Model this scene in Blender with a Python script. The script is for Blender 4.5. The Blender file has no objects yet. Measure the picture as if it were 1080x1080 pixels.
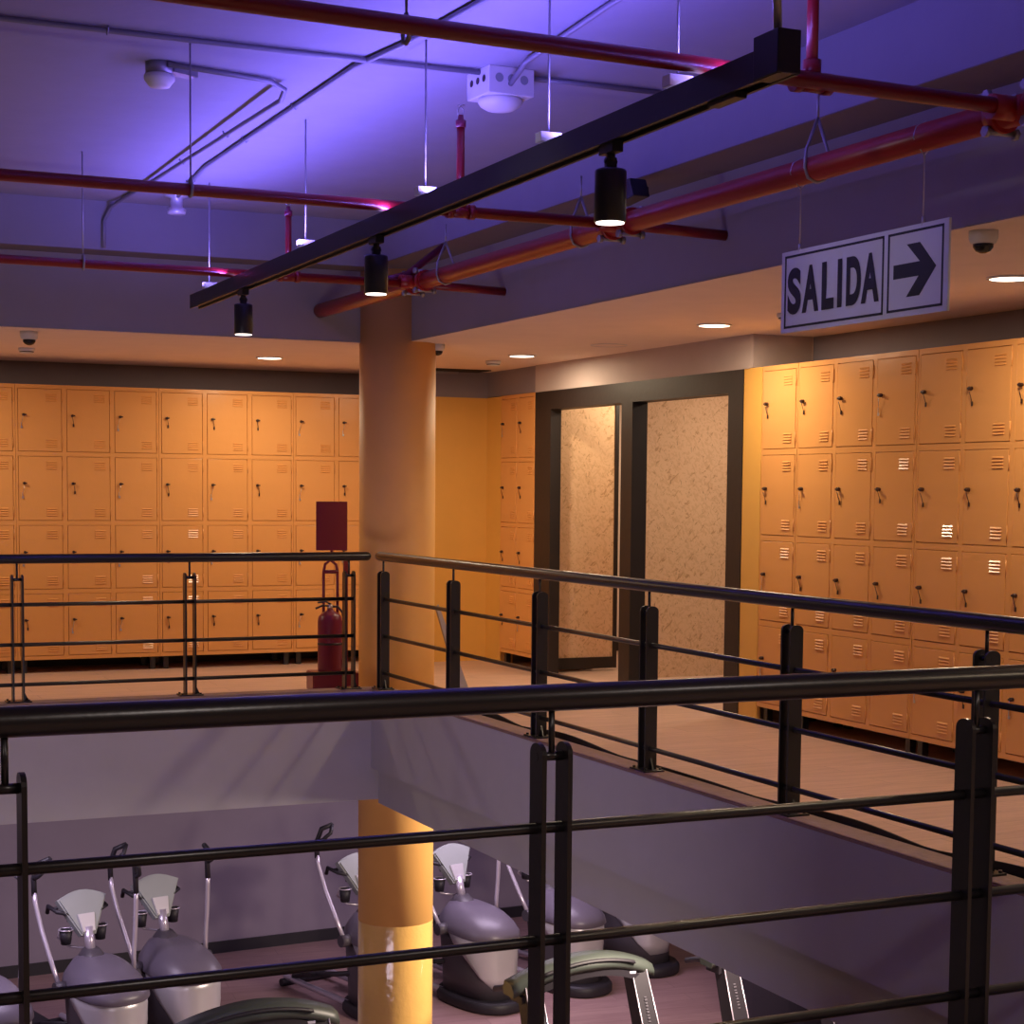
import bpy, bmesh, math, random
from mathutils import Vector, Matrix
random.seed(7)
SC = bpy.context.scene
COL = SC.collection
PI = math.pi

# ------------------------------------------------------------------ camera
cam_data = bpy.data.cameras.new('camera')
cam_data.sensor_width = 36.0
cam_data.lens = 1843.04 / 1080 * 36.0
cam_data.shift_y = (653.0 - 540.0) / 1080.0
cam_data.clip_start = 0.05
cam = bpy.data.objects.new('camera', cam_data)
COL.objects.link(cam)
right = Vector((0.91047812, -0.4134646, 0.00875284))
down = Vector((-0.02227234, -0.07015734, -0.99728727))
fwd = Vector((0.41295705, 0.90781329, -0.07308555))
m = Matrix.Identity(4)
for i in range(3):
    m[i][0] = right[i]; m[i][1] = -down[i]; m[i][2] = -fwd[i]
m[2][3] = 1.3553
cam.matrix_world = m
SC.camera = cam

# ------------------------------------------------------------------ view, world
SC.view_settings.view_transform = 'Standard'
SC.view_settings.look = 'None'
SC.view_settings.gamma = 1.0
SC.view_settings.use_curve_mapping = False
SC.view_settings.exposure = 0.0
world = bpy.data.worlds.new('world')
SC.world = world
world.use_nodes = True
bg = world.node_tree.nodes['Background']
bg.inputs[0].default_value = (0.30, 0.22, 0.36, 1)
bg.inputs[1].default_value = 0.10

# ------------------------------------------------------------------ lights
def aim(o, d):
    o.rotation_euler = Vector(d).to_track_quat('-Z', 'Y').to_euler()

def area(name, loc, d, power, color, sx, sy=None, shape='RECTANGLE', spread=PI):
    l = bpy.data.lights.new(name, 'AREA')
    l.energy = power; l.color = color; l.shape = shape
    l.size = sx
    if sy: l.size_y = sy
    l.spread = spread
    o = bpy.data.objects.new(name, l); COL.objects.link(o)
    o.location = loc; aim(o, d)
    return o

def spot(name, loc, d, power, color, size, blend=0.5, r=0.03):
    l = bpy.data.lights.new(name, 'SPOT')
    l.energy = power; l.color = color; l.spot_size = size; l.spot_blend = blend; l.shadow_soft_size = r
    o = bpy.data.objects.new(name, l); COL.objects.link(o)
    o.location = loc; aim(o, d)
    return o

WARM = (1.0, 0.78, 0.52)
SZ = 2.29                                     # dropped ceiling height
DOWN = [(5.085, 11.05), (5.085, 8.49), (5.085, 6.04), (3.61, 12.15)]
HIDDEN_DOWN = [(5.085, 3.6), (5.085, 1.2), (1.15, 12.15), (-1.3, 12.15)]
for (x, y) in DOWN + HIDDEN_DOWN:
    area('downlight_lamp', (x, y, SZ - 0.012), (0, 0, -1), 17.0, WARM, 0.12, shape='DISK')
for (x, y) in [(-1.2, 1.2), (1.3, 1.2), (3.4, 1.2)]:
    area('near_downlight_lamp', (x, y, SZ - 0.012), (0, 0, -1), 12.0, (1.0, 0.86, 0.80), 0.12, shape='DISK')
# violet led strip lying on top of the lighting track, shining up
strip = area('uplight_lamp', (2.43, 6.80, 2.46), (0, 0, 1), 92.0, (0.20, 0.145, 1.0), 0.03, 5.9)
strip.rotation_euler = (PI, 0, math.radians(0.8))
# added neutral fill spot for the exit sign, no such fitting known
spot('sign_fill_lamp', (0.0, 5.7, 2.50), (3.49, -0.81, -0.43), 58.0, (1.0, 0.93, 0.84), math.radians(19), 1.0, 0.05)
# track spotlights
for y in (8.80, 6.72, 4.62):
    spot('track_spot_lamp', (2.43, y, 2.14), (0, 0, -1), 30.0, (1.0, 0.80, 0.62), math.radians(55), 0.6, 0.035)
# lower floor lamps
area('lower_hall_lamp', (5.9, 9.5, -0.8), (-1.9, 1.1, -0.9), 62.0, (1.0, 0.84, 0.66), 0.35, 0.35)
area('lower_hall_lamp', (6.3, 9.3, -0.7), (-0.35, 0.3, -1), 95.0, (1.0, 0.76, 0.64), 0.6, 0.6)
area('lower_hall_lamp', (1.5, 12.6, -0.7), (0.0, 0.1, -1), 38.0, (0.88, 0.72, 1.0), 1.6, 0.6)
area('lower_hall_lamp', (6.0, 13.4, -0.7), (0, 0, -1), 40.0, (0.90, 0.72, 1.0), 1.6, 0.6)
area('lower_hall_lamp', (0.5, 6.0, -1.0), (0.2, 1.0, 0.12), 42.0, (0.90, 0.72, 0.88), 2.2, 0.8)

# ------------------------------------------------------------------ materials
def L(c):  # sRGB 0-255 -> linear
    r = []
    for v in c:
        v = v / 255.0
        r.append(v / 12.92 if v <= 0.04045 else ((v + 0.055) / 1.055) ** 2.4)
    return tuple(r) + (1.0,)

MATS = {}
def mat(name, base, rough=0.5, metal=0.0, var=0.06, scale=6.0, bump=0.0, bscale=60.0, coat=0.0, emit=None, estr=0.0, spec=0.5):
    mt = bpy.data.materials.new(name); mt.use_nodes = True
    nt = mt.node_tree; n = nt.nodes; b = n['Principled BSDF']
    b.inputs['Roughness'].default_value = rough
    b.inputs['Metallic'].default_value = metal
    b.inputs['Coat Weight'].default_value = coat
    b.inputs['Specular IOR Level'].default_value = spec
    tc = n.new('ShaderNodeTexCoord')
    nz = n.new('ShaderNodeTexNoise'); nz.inputs['Scale'].default_value = scale; nz.inputs['Detail'].default_value = 4
    nt.links.new(tc.outputs['Object'], nz.inputs['Vector'])
    mx = n.new('ShaderNodeMixRGB'); mx.blend_type = 'MIX'
    lo = tuple(max(0, c * (1 - var)) for c in base[:3]) + (1,)
    hi = tuple(min(1, c * (1 + var)) for c in base[:3]) + (1,)
    mx.inputs[1].default_value = lo; mx.inputs[2].default_value = hi
    nt.links.new(nz.outputs['Fac'], mx.inputs[0])
    nt.links.new(mx.outputs[0], b.inputs['Base Color'])
    if bump > 0:
        n2 = n.new('ShaderNodeTexNoise'); n2.inputs['Scale'].default_value = bscale; n2.inputs['Detail'].default_value = 3
        nt.links.new(tc.outputs['Object'], n2.inputs['Vector'])
        bp = n.new('ShaderNodeBump'); bp.inputs['Strength'].default_value = bump; bp.inputs['Distance'].default_value = 0.01
        nt.links.new(n2.outputs['Fac'], bp.inputs['Height'])
        nt.links.new(bp.outputs['Normal'], b.inputs['Normal'])
    if emit:
        b.inputs['Emission Color'].default_value = emit
        b.inputs['Emission Strength'].default_value = estr
    MATS[name] = mt
    return mt

mat('locker_paint', (0.75, 0.355, 0.110, 1), 0.26, bump=0.22, bscale=9.0, var=0.05, scale=2.0)
mat('yellow_paint', (0.76, 0.41, 0.085, 1), 0.5, bump=0.05, bscale=40)
mat('column_paint', (0.82, 0.44, 0.12, 1), 0.62, bump=0.05, bscale=40)
mat('column_gloss', (0.86, 0.52, 0.15, 1), 0.12, bump=0.25, bscale=22, coat=0.6)
mat('slab_paint', (0.29, 0.275, 0.33, 1), 0.8, bump=0.12, bscale=18)
mat('grey_paint', (0.30, 0.275, 0.27, 1), 0.75, bump=0.06, bscale=30)
mat('fascia_paint', (0.42, 0.40, 0.41, 1), 0.7, bump=0.05, bscale=20)
mat('warm_bounce_paint', (0.86, 0.72, 0.62, 1), 0.75, bump=0.03, bscale=30)  # white ceiling paint with warm bounce light mixed into the colour
mat('taupe_paint', (0.46, 0.38, 0.36, 1), 0.7, bump=0.05, bscale=30)
mat('dark_paint', (0.25, 0.225, 0.27, 1), 0.7, bump=0.05, bscale=30)
mat('purple_paint', (0.25, 0.205, 0.27, 1), 0.7, bump=0.04, bscale=30)
mat('beam_brown', (0.17, 0.135, 0.13, 1), 0.8)
mat('black_wood', (0.016, 0.011, 0.011, 1), 0.5, bump=0.1, bscale=25, var=0.25)
mat('black_metal', (0.012, 0.011, 0.014, 1), 0.30, spec=0.6, bump=0.03, bscale=60)
mat('track_black', (0.010, 0.009, 0.013, 1), 0.45)
mat('red_paint', (0.22, 0.008, 0.012, 1), 0.33, bump=0.08, bscale=30)
mat('orange_red_paint', (0.36, 0.020, 0.016, 1), 0.33, bump=0.06, bscale=30)
mat('dark_red', (0.17, 0.014, 0.042, 1), 0.32)
mat('galvanised', (0.36, 0.35, 0.37, 1), 0.42, metal=0.7, var=0.15, scale=30)
mat('conduit_grey', (0.22, 0.21, 0.25, 1), 0.5, metal=0.3)
mat('steel', (0.6, 0.6, 0.62, 1), 0.3, metal=0.9)
mat('recess_shade', (0.012, 0.006, 0.005, 1), 0.8)
mat('lock_dark', (0.035, 0.012, 0.010, 1), 0.4)
mat('white_plastic', (0.66, 0.64, 0.63, 1), 0.45)
mat('dome_dark', (0.01, 0.01, 0.012, 1), 0.08)
mat('lamp_glow', (0.9, 0.85, 0.75, 1), 0.5, emit=(1.0, 0.82, 0.62, 1), estr=9.0)
mat('spot_glow', (0.9, 0.85, 0.75, 1), 0.5, emit=(1.0, 0.86, 0.76, 1), estr=3.5)
mat('strip_glow', (0.5, 0.4, 0.9, 1), 0.5, emit=(0.55, 0.45, 1.0, 1), estr=4.0)
mat('sign_white', (0.66, 0.66, 0.66, 1), 0.35)
mat('sign_black', (0.010, 0.010, 0.018, 1), 0.4)
mat('elliptical_silver', (0.56, 0.54, 0.58, 1), 0.30, metal=0.25)
mat('elliptical_top', (0.135, 0.115, 0.155, 1), 0.38)
mat('elliptical_dark', (0.070, 0.060, 0.075, 1), 0.45)
mat('console_grey', (0.27, 0.29, 0.29, 1), 0.45)
mat('rubber_black', (0.018, 0.015, 0.022, 1), 0.55)
mat('tube_silver', (0.62, 0.56, 0.66, 1), 0.28, metal=0.5)
mat('logo_pale', (0.6, 0.58, 0.7, 1), 0.4)
mat('hood_green', (0.052, 0.064, 0.056, 1), 0.45)
mat('mat_navy', (0.020, 0.018, 0.035, 1), 0.5)
mat('board_grey', (0.36, 0.33, 0.36, 1), 0.6)
mat('concrete_brown', (0.30, 0.19, 0.15, 1), 0.85, bump=0.3, bscale=50, var=0.25, scale=20)
mat('glass_clear', (0.5, 0.48, 0.52, 1), 0.12, metal=0.2)

def wood(name, c1, c2, c3, rough, ang=0.0):
    mt = bpy.data.materials.new(name); mt.use_nodes = True
    nt = mt.node_tree; n = nt.nodes; b = n['Principled BSDF']
    tc = n.new('ShaderNodeTexCoord')
    mp = n.new('ShaderNodeMapping'); mp.inputs['Rotation'].default_value[2] = ang
    nt.links.new(tc.outputs['Object'], mp.inputs['Vector'])
    br = n.new('ShaderNodeTexBrick')
    br.inputs['Scale'].default_value = 1.0
    br.inputs['Brick Width'].default_value = 1.25; br.inputs['Row Height'].default_value = 0.19
    br.inputs['Mortar Size'].default_value = 0.0016
    br.inputs['Color1'].default_value = c1; br.inputs['Color2'].default_value = c2
    br.inputs['Mortar'].default_value = tuple(v * 0.45 for v in c3[:3]) + (1,)
    nt.links.new(mp.outputs[0], br.inputs['Vector'])
    m2 = n.new('ShaderNodeMapping'); m2.inputs['Scale'].default_value = (1.6, 16, 1)
    nt.links.new(mp.outputs[0], m2.inputs['Vector'])
    nz = n.new('ShaderNodeTexNoise'); nz.inputs['Scale'].default_value = 2.2; nz.inputs['Detail'].default_value = 7
    nz.inputs['Distortion'].default_value = 0.6
    nt.links.new(m2.outputs[0], nz.inputs['Vector'])
    cr = n.new('ShaderNodeValToRGB'); cr.color_ramp.elements[0].position = 0.35; cr.color_ramp.elements[1].position = 0.68
    nt.links.new(nz.outputs['Fac'], cr.inputs[0])
    mx = n.new('ShaderNodeMixRGB'); mx.inputs[2].default_value = c3
    mf = n.new('ShaderNodeMath'); mf.operation = 'MULTIPLY'; mf.inputs[1].default_value = 0.6
    nt.links.new(cr.outputs[0], mf.inputs[0]); nt.links.new(mf.outputs[0], mx.inputs[0])
    nt.links.new(br.outputs['Color'], mx.inputs[1])
    nt.links.new(mx.outputs[0], b.inputs['Base Color'])
    b.inputs['Roughness'].default_value = rough
    MATS[name] = mt
wood('wood_floor', (0.60, 0.395, 0.30, 1), (0.54, 0.35, 0.26, 1), (0.40, 0.25, 0.185, 1), 0.42, 0.0)
wood('purple_lit_wood_floor', (0.44, 0.28, 0.27, 1), (0.36, 0.22, 0.22, 1), (0.27, 0.15, 0.16, 1), 0.40, 0.1)  # same wood as upstairs, dim purple lighting put into its colours

def osb(name, c1, c2, c3):
    mt = bpy.data.materials.new(name); mt.use_nodes = True
    nt = mt.node_tree; n = nt.nodes; b = n['Principled BSDF']
    tc = n.new('ShaderNodeTexCoord')
    last = None
    for k, (rot, sc, thr, col) in enumerate([(0.5, (60, 60, 20), 0.50, c2), (-0.7, (46, 46, 14), 0.60, c3), (1.3, (42, 42, 15), 0.52, c1), (2.3, (50, 50, 16), 0.60, c2), (0.1, (85, 85, 22), 0.67, tuple(v * 0.72 for v in c3[:3]) + (1,))]):
        m0 = n.new('ShaderNodeMapping'); m0.inputs['Rotation'].default_value = (0, rot, 0)
        nt.links.new(tc.outputs['Object'], m0.inputs['Vector'])
        mp = n.new('ShaderNodeMapping'); mp.inputs['Scale'].default_value = sc
        mp.inputs['Location'].default_value = (k * 3.1, k, k * 7)
        nt.links.new(m0.outputs[0], mp.inputs['Vector'])
        nz = n.new('ShaderNodeTexNoise'); nz.inputs['Scale'].default_value = 1.0; nz.inputs['Detail'].default_value = 2; nz.inputs['Distortion'].default_value = 0.8
        nt.links.new(mp.outputs[0], nz.inputs['Vector'])
        cr = n.new('ShaderNodeValToRGB'); cr.color_ramp.elements[0].position = thr; cr.color_ramp.elements[1].position = thr + 0.05
        nt.links.new(nz.outputs['Fac'], cr.inputs[0])
        mx = n.new('ShaderNodeMixRGB')
        if last is None: mx.inputs[1].default_value = c1
        else: nt.links.new(last, mx.inputs[1])
        mx.inputs[2].default_value = col
        nt.links.new(cr.outputs[0], mx.inputs[0])
        last = mx.outputs[0]
    nt.links.new(last, b.inputs['Base Color'])
    b.inputs['Roughness'].default_value = 0.7
    MATS[name] = mt
osb('osb_board', (0.74, 0.49, 0.29, 1), (0.66, 0.42, 0.235, 1), (0.50, 0.29, 0.145, 1))

# ------------------------------------------------------------------ mesh helpers
class MB:
    def __init__(self):
        self.bm = bmesh.new()
    def box(self, x0, x1, y0, y1, z0, z1, bev=0.0, M=None):
        bm = bmesh.new()
        vs = [bm.verts.new(p) for p in [(x0, y0, z0), (x1, y0, z0), (x1, y1, z0), (x0, y1, z0), (x0, y0, z1), (x1, y0, z1), (x1, y1, z1), (x0, y1, z1)]]
        for f in [(0, 3, 2, 1), (4, 5, 6, 7), (0, 1, 5, 4), (1, 2, 6, 5), (2, 3, 7, 6), (3, 0, 4, 7)]:
            bm.faces.new([vs[i] for i in f])
        if bev > 0:
            bmesh.ops.bevel(bm, geom=bm.edges[:], offset=bev, segments=2, affect='EDGES', profile=0.6)
        self._merge(bm, M)
        return self
    def _merge(self, bm, M=None):
        if M is not None: bmesh.ops.transform(bm, matrix=M, verts=bm.verts)
        bmesh.ops.recalc_face_normals(bm, faces=bm.faces)
        me = bpy.data.meshes.new('tmp'); bm.to_mesh(me); bm.free()
        self.bm.from_mesh(me); bpy.data.meshes.remove(me)
    def tube(self, pts, r, seg=12, caps=True, round_caps=False, M=None):
        pts = [Vector(p) for p in pts]
        rs = r if isinstance(r, (list, tuple)) else [r] * len(pts)
        if round_caps:
            d0 = (pts[0] - pts[1]).normalized(); d1 = (pts[-1] - pts[-2]).normalized()
            a = []; ar = []
            for k in range(4, 0, -1):
                t = k / 4 * PI / 2
                a.append(pts[0] + d0 * rs[0] * math.sin(t)); ar.append(max(rs[0] * math.cos(t), rs[0] * 0.02))
            b = []; brr = []
            for k in range(1, 5):
                t = k / 4 * PI / 2
                b.append(pts[-1] + d1 * rs[-1] * math.sin(t)); brr.append(max(rs[-1] * math.cos(t), rs[-1] * 0.02))
            pts = a + pts + b; rs = ar + list(rs) + brr
        bm = bmesh.new(); rings = []
        n = len(pts)
        t0 = (pts[1] - pts[0]).normalized()
        up = Vector((0, 0, 1)) if abs(t0.z) < 0.9 else Vector((1, 0, 0))
        u = t0.cross(up).normalized()
        for i, p in enumerate(pts):
            if i == 0: t = pts[1] - pts[0]
            elif i == n - 1: t = pts[-1] - pts[-2]
            else: t = (pts[i + 1] - p).normalized() + (p - pts[i - 1]).normalized()
            t.normalize()
            u = (u - t * u.dot(t)).normalized(); v = t.cross(u)
            rings.append([bm.verts.new(p + (u * math.cos(2 * PI * k / seg) + v * math.sin(2 * PI * k / seg)) * rs[i]) for k in range(seg)])
        for i in range(n - 1):
            for k in range(seg):
                bm.faces.new([rings[i][k], rings[i][(k + 1) % seg], rings[i + 1][(k + 1) % seg], rings[i + 1][k]])
        if caps:
            bm.faces.new(rings[0]); bm.faces.new(rings[-1])
        for f in bm.faces:
            if len(f.verts) == 4: f.smooth = True
        self._merge(bm, M)
        return self
    def lathe(self, prof, seg=28, M=None, center=(0, 0, 0)):
        bm = bmesh.new(); rings = []
        c = Vector(center)
        for (r, z) in prof:
            r = max(r, 1e-4)
            rings.append([bm.verts.new(c + Vector((r * math.cos(2 * PI * k / seg), r * math.sin(2 * PI * k / seg), z))) for k in range(seg)])
        for i in range(len(rings) - 1):
            for k in range(seg):
                f = bm.faces.new([rings[i][k], rings[i][(k + 1) % seg], rings[i + 1][(k + 1) % seg], rings[i + 1][k]])
                f.smooth = True
        bm.faces.new(rings[0]); bm.faces.new(rings[-1])
        self._merge(bm, M)
        return self
    def prism(self, poly, axis, a, b, M=None, bev=0.0):
        # poly: 2-D points; axis: 'x','y','z' the extrusion axis
        bm = bmesh.new()
        def P(p, t):
            return {'x': (t, p[0], p[1]), 'y': (p[0], t, p[1]), 'z': (p[0], p[1], t)}[axis]
        v0 = [bm.verts.new(P(p, a)) for p in poly]; v1 = [bm.verts.new(P(p, b)) for p in poly]
        bm.faces.new(v0); bm.faces.new(v1)
        n = len(poly)
        for i in range(n):
            bm.faces.new([v0[i], v0[(i + 1) % n], v1[(i + 1) % n], v1[i]])
        if bev > 0:
            bmesh.ops.recalc_face_normals(bm, faces=bm.faces)
            es = [e for e in bm.edges if any(len(f.verts) == n for f in e.link_faces)]
            bmesh.ops.bevel(bm, geom=es, offset=bev, segments=2, affect='EDGES')
        self._merge(bm, M)
        return self
    def loft(self, sections, closed=True, caps=True, smooth=True, M=None):
        bm = bmesh.new()
        rings = [[bm.verts.new(p) for p in s] for s in sections]
        k_ = len(sections[0])
        for i in range(len(rings) - 1):
            for k in range(k_ if closed else k_ - 1):
                f = bm.faces.new([rings[i][k], rings[i][(k + 1) % k_], rings[i + 1][(k + 1) % k_], rings[i + 1][k]])
                f.smooth = smooth
        if caps and closed:
            bm.faces.new(rings[0]); bm.faces.new(rings[-1])
        self._merge(bm, M)
        return self
    def mesh(self, name, material):
        me = bpy.data.meshes.new(name)
        self.bm.to_mesh(me); self.bm.free()
        me.materials.append(MATS[material])
        return me
    def build(self, name, material, parent=None, loc=(0, 0, 0)):
        o = bpy.data.objects.new(name, self.mesh(name, material)); COL.objects.link(o)
        o.location = loc
        if parent is not None: o.parent = parent
        return o

def tag(o, label=None, cat=None, group=None, kind=None):
    if label: o['label'] = label
    if cat: o['category'] = cat
    if group: o['group'] = group
    if kind: o['kind'] = kind
    return o

def thing(name, label, cat, loc=(0, 0, 0), rz=0.0, group=None):
    o = bpy.data.objects.new(name, None); COL.objects.link(o)
    o.location = loc; o.rotation_euler = (0, 0, rz); o.empty_display_size = 0.1
    return tag(o, label, cat, group)

def inst(name, me, parent, loc=(0, 0, 0)):
    o = bpy.data.objects.new(name, me); COL.objects.link(o); o.parent = parent; o.location = loc
    return o

def struct(name, mb, material, parent=None):
    o = mb.build(name, material, parent)
    if parent is None: o['kind'] = 'structure'
    return o

def copy_tree(o, parent=None):
    c = o.copy(); COL.objects.link(c)
    if parent is not None: c.parent = parent
    for ch in list(o.children):
        copy_tree(ch, c)
    return c

# ------------------------------------------------------------------ the building shell
SL = 3.02          # slab underside
BX, BY = 3.735, 10.40   # faces of the ceiling beams
FX, FY = 4.00, 10.63    # faces of the dropped ceiling
EX, EY = 3.66, 10.13    # edges of the floor opening
CZ = 0.128         # top of the kerb that carries the railings
LB = 12.96         # front plane of the rear lockers
LX = 5.58          # front plane of the right lockers

struct('floor', MB().box(-3.6, FX + 5.2, EY, 13.6, -0.12, 0).box(EX, 9.2, -1.6, EY, -0.12, 0).box(-3.6, EX, -1.6, 2.95, -0.12, 0), 'wood_floor')
# kerb round the opening, its face is flush with the slab edge below
struct('trim_1', MB().prism([(-3.6, EY), (EX, EY), (EX, 3.02), (-3.6, 3.02), (-3.6, 2.88), (EX + 0.14, 2.88), (EX + 0.14, EY + 0.14), (-3.6, EY + 0.14)], 'z', -0.002, CZ, bev=0.004), 'concrete_brown')
struct('wall_slab_edge_rear', MB().box(-3.6, EX + 0.046, EY - 0.005, EY + 0.35, -0.56, -0.121).box(-3.6, EX + 0.046, EY - 0.005, EY + 0.12, -0.121, CZ - 0.012), 'fascia_paint')
struct('wall_slab_edge_right', MB().box(EX - 0.005, EX + 0.35, 2.9, EY - 0.005, -0.36, -0.121).box(EX - 0.005, EX + 0.12, 2.9, EY - 0.005, -0.121, CZ - 0.012).box(EX + 0.045, EX + 0.35, 2.9, EY - 0.005, -0.585, -0.36), 'fascia_paint')
struct('wall_slab_edge_near', MB().box(-3.6, EX, 2.6, 3.02, -0.56, -0.13), 'fascia_paint')
# upper ceiling slab and beams
struct('ceiling', MB().box(-3.6, BX + 0.1, -1.6, BY + 0.1, SL, SL + 0.12), 'slab_paint')
struct('trim_2', MB().box(BX, FX + 0.3, -1.6, BY, 2.7405, SL + 0.12), 'slab_paint')
struct('trim_3', MB().box(-3.6, FX + 0.3, BY, FY + 0.3, 2.7405, SL + 0.12), 'slab_paint')
struct('trim_4', MB().box(BX + 0.001, FX + 0.3, -1.6, BY, 2.737, 2.7405).box(-3.6, FX + 0.3, BY + 0.001, FY + 0.3, 2.737, 2.7405), 'beam_brown')
struct('wall_fascia_rear', MB().box(-3.6, FX, FY, FY + 0.1, SZ, 2.737), 'grey_paint')
struct('wall_fascia_right', MB().box(FX, FX + 0.1, -1.6, FY + 0.1, SZ, 2.737), 'grey_paint')
struct('ceiling_dropped', MB().box(-3.6, 9.2, FY + 0.1, 13.6, SZ, SZ + 0.1).box(FX + 0.1, 9.2, -1.6, FY + 0.1, SZ, SZ + 0.1).box(FX, FX + 0.1, -1.6, FY + 0.1, SZ - 0.001, SZ + 0.002).box(-3.6, FX, FY, FY + 0.1, SZ - 0.001, SZ + 0.002), 'warm_bounce_paint')
struct('ceiling_near', MB().box(-3.6, FX, -1.6, 2.4, SZ, SZ + 0.1).box(-3.6, FX, 2.3, 2.4, SZ, SL), 'warm_bounce_paint')
# enclosing walls
struct('wall_rear', MB().box(-3.6, 5.62, 13.47, 13.6, -0.1, SZ + 0.05), 'dark_paint')
struct('wall_right', MB().box(6.0, 6.12, -1.6, 8.87, -0.1, SZ + 0.05), 'dark_paint')
struct('wall_right_partition', MB().box(5.612, 5.99, 8.86, 8.965, 0, 2.09).box(5.575, 5.99, 8.86, 8.90, 2.094, SZ), 'taupe_paint')
struct('wall_left', MB().box(-3.72, -3.6, -1.6, 13.6, -3.0, SL + 0.1), 'grey_paint')
struct('wall_near', MB().box(-3.6, 9.2, -1.72, -1.6, -3.0, SL + 0.1), 'grey_paint')
struct('wall_lower_near', MB().box(-3.6, 9.2, 2.4, 2.52, -3.0, -0.13), 'purple_paint')
struct('baseboard_rear', MB().box(-3.6, 5.14, 13.44, 13.47, 0, 0.09), 'black_wood')
# yellow return walls in the far corner
struct('wall_rear_yellow', MB().box(5.13, 5.70, 12.80, 12.92, 0, 2.088), 'yellow_paint')
struct('wall_corner_yellow', MB().box(5.59, 5.70, 12.51, 12.80, 0, 2.09), 'yellow_paint')
struct('wall_rear_upper', MB().box(5.13, 5.70, 12.805, 12.93, 2.088, SZ), 'dark_paint')
struct('wall_corner_upper', MB().box(5.595, 5.75, 11.87, 12.805, 2.0955, SZ), 'dark_paint')
# storefront with its header wall
struct('wall_header', MB().box(5.574, 5.70, 8.90, 11.87, 2.09, SZ), 'taupe_paint')
d1 = struct('door_1', MB().box(5.575, 5.71, 8.965, 11.87, 1.955, 2.09)            # header beam
            .box(5.575, 5.71, 8.965, 9.13, 0, 1.955), 'black_wood')               # right jamb
MB().box(5.575, 5.66, 11.60, 11.87, 0, 1.955).build('jamb', 'black_wood', d1)
MB().box(5.575, 5.69, 10.345, 10.50, 0, 1.955).build('mullion', 'black_wood', d1)
# open door leaf of the left opening, seen face-on
d2 = tag(bpy.data.objects.new('door_2', None), kind='structure'); COL.objects.link(d2); d2.location = (5.66, 11.77, 0)
MB().box(0.0, 0.07, -0.025, 0.025, 0.02, 2.2).box(0.53, 0.56, -0.025, 0.025, 0.02, 2.2).box(0.07, 0.53, -0.025, 0.025, 0.02, 0.105).build('leaf_frame', 'black_wood', d2)
MB().box(0.07, 0.53, -0.012, 0.012, 0.105, 2.2).build('leaf_panel', 'osb_board', d2)
# room behind the storefront
struct('wall_back_room', MB().box(5.7, 9.2, 13.2, 13.3, 0, SZ), 'warm_bounce_paint')
struct('baseboard_back_room', MB().box(5.7, 9.2, 13.18, 13.2, 0, 0.10), 'black_wood')
struct('wall_far_right', MB().box(9.2, 9.3, -1.6, 13.6, -3.0, SL), 'taupe_paint')
struct('wall_back_room_side', MB().box(6.02, 6.08, 11.87, 13.2, 0, SZ), 'taupe_paint')
area('back_room_lamp', (7.2, 12.2, SZ - 0.02), (0, 0, -1), 12.0, (1.0, 0.76, 0.52), 0.4, 0.4)
area('back_room_lamp', (6.35, 11.35, SZ - 0.02), (-0.3, 0.3, -1), 11.0, (1.0, 0.84, 0.60), 0.2, 0.2)
area('back_room_lamp', (6.7, 9.9, SZ - 0.02), (0, 0.2, -1), 23.0, (1.0, 0.78, 0.60), 0.3, 0.3)
op = MB().box(0, 1.9, 0, 0.05, 0.02, 2.25).build('osb_panel', 'osb_board', None, (5.95, 11.0, 0))
tag(op, 'wide chipboard sheet closing the right opening of the black shopfront', 'panel')
# lower hall
struct('floor_lower', MB().box(-3.6, 9.2, -1.6, 17.5, -3.1, -3.0), 'purple_lit_wood_floor')
def wl(t): return (0.42 + (7.55 - 0.42) * t, 15.60 + (16.06 - 15.60) * t)
a_, b_ = wl(-0.6), wl(1.35)
def slab(p, q, th, z0, z1):
    d = Vector((q[0] - p[0], q[1] - p[1])).normalized(); nn = Vector((-d.y, d.x)) * th
    return [(p[0], p[1]), (q[0], q[1]), (q[0] + nn.x, q[1] + nn.y), (p[0] + nn.x, p[1] + nn.y)]
struct('wall_lower_rear', MB().prism(slab(a_, b_, 0.12, 0, 0), 'z', -3.0, -0.12), 'purple_paint')
struct('baseboard_lower_rear', MB().prism(slab(a_, b_, -0.02, 0, 0), 'z', -3.0, -2.89), 'rubber_black')
struct('ceiling_lower', MB().box(-3.6, 9.2, EY + 0.35, 17.5, -0.30, -0.13).box(EX + 0.35, 9.2, -1.6, EY + 0.35, -0.30, -0.13), 'grey_paint')

# columns
c0 = thing('round_column', 'thick yellow-orange round column at the corner where the two railings meet', 'column', (4.0, 10.6, -3.0))
MB().lathe([(0.245, 1.55), (0.245, 5.737)], 56).build('shaft', 'column_paint', c0)
tag(MB().lathe([(0.245, 0), (0.2455, 0.02), (0.2455, 1.55), (0.245, 1.551)], 56).build('glossy_sleeve', 'column_gloss', c0), 'glossy yellow lower sleeve')
c1 = thing('round_column', 'sliver of yellow column on the lower floor behind the exercise machines', 'column', (8.28, 14.9, -3.0))
MB().lathe([(0.24, 0), (0.24, 2.7)], 40).build('shaft', 'column_paint', c1)

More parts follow.
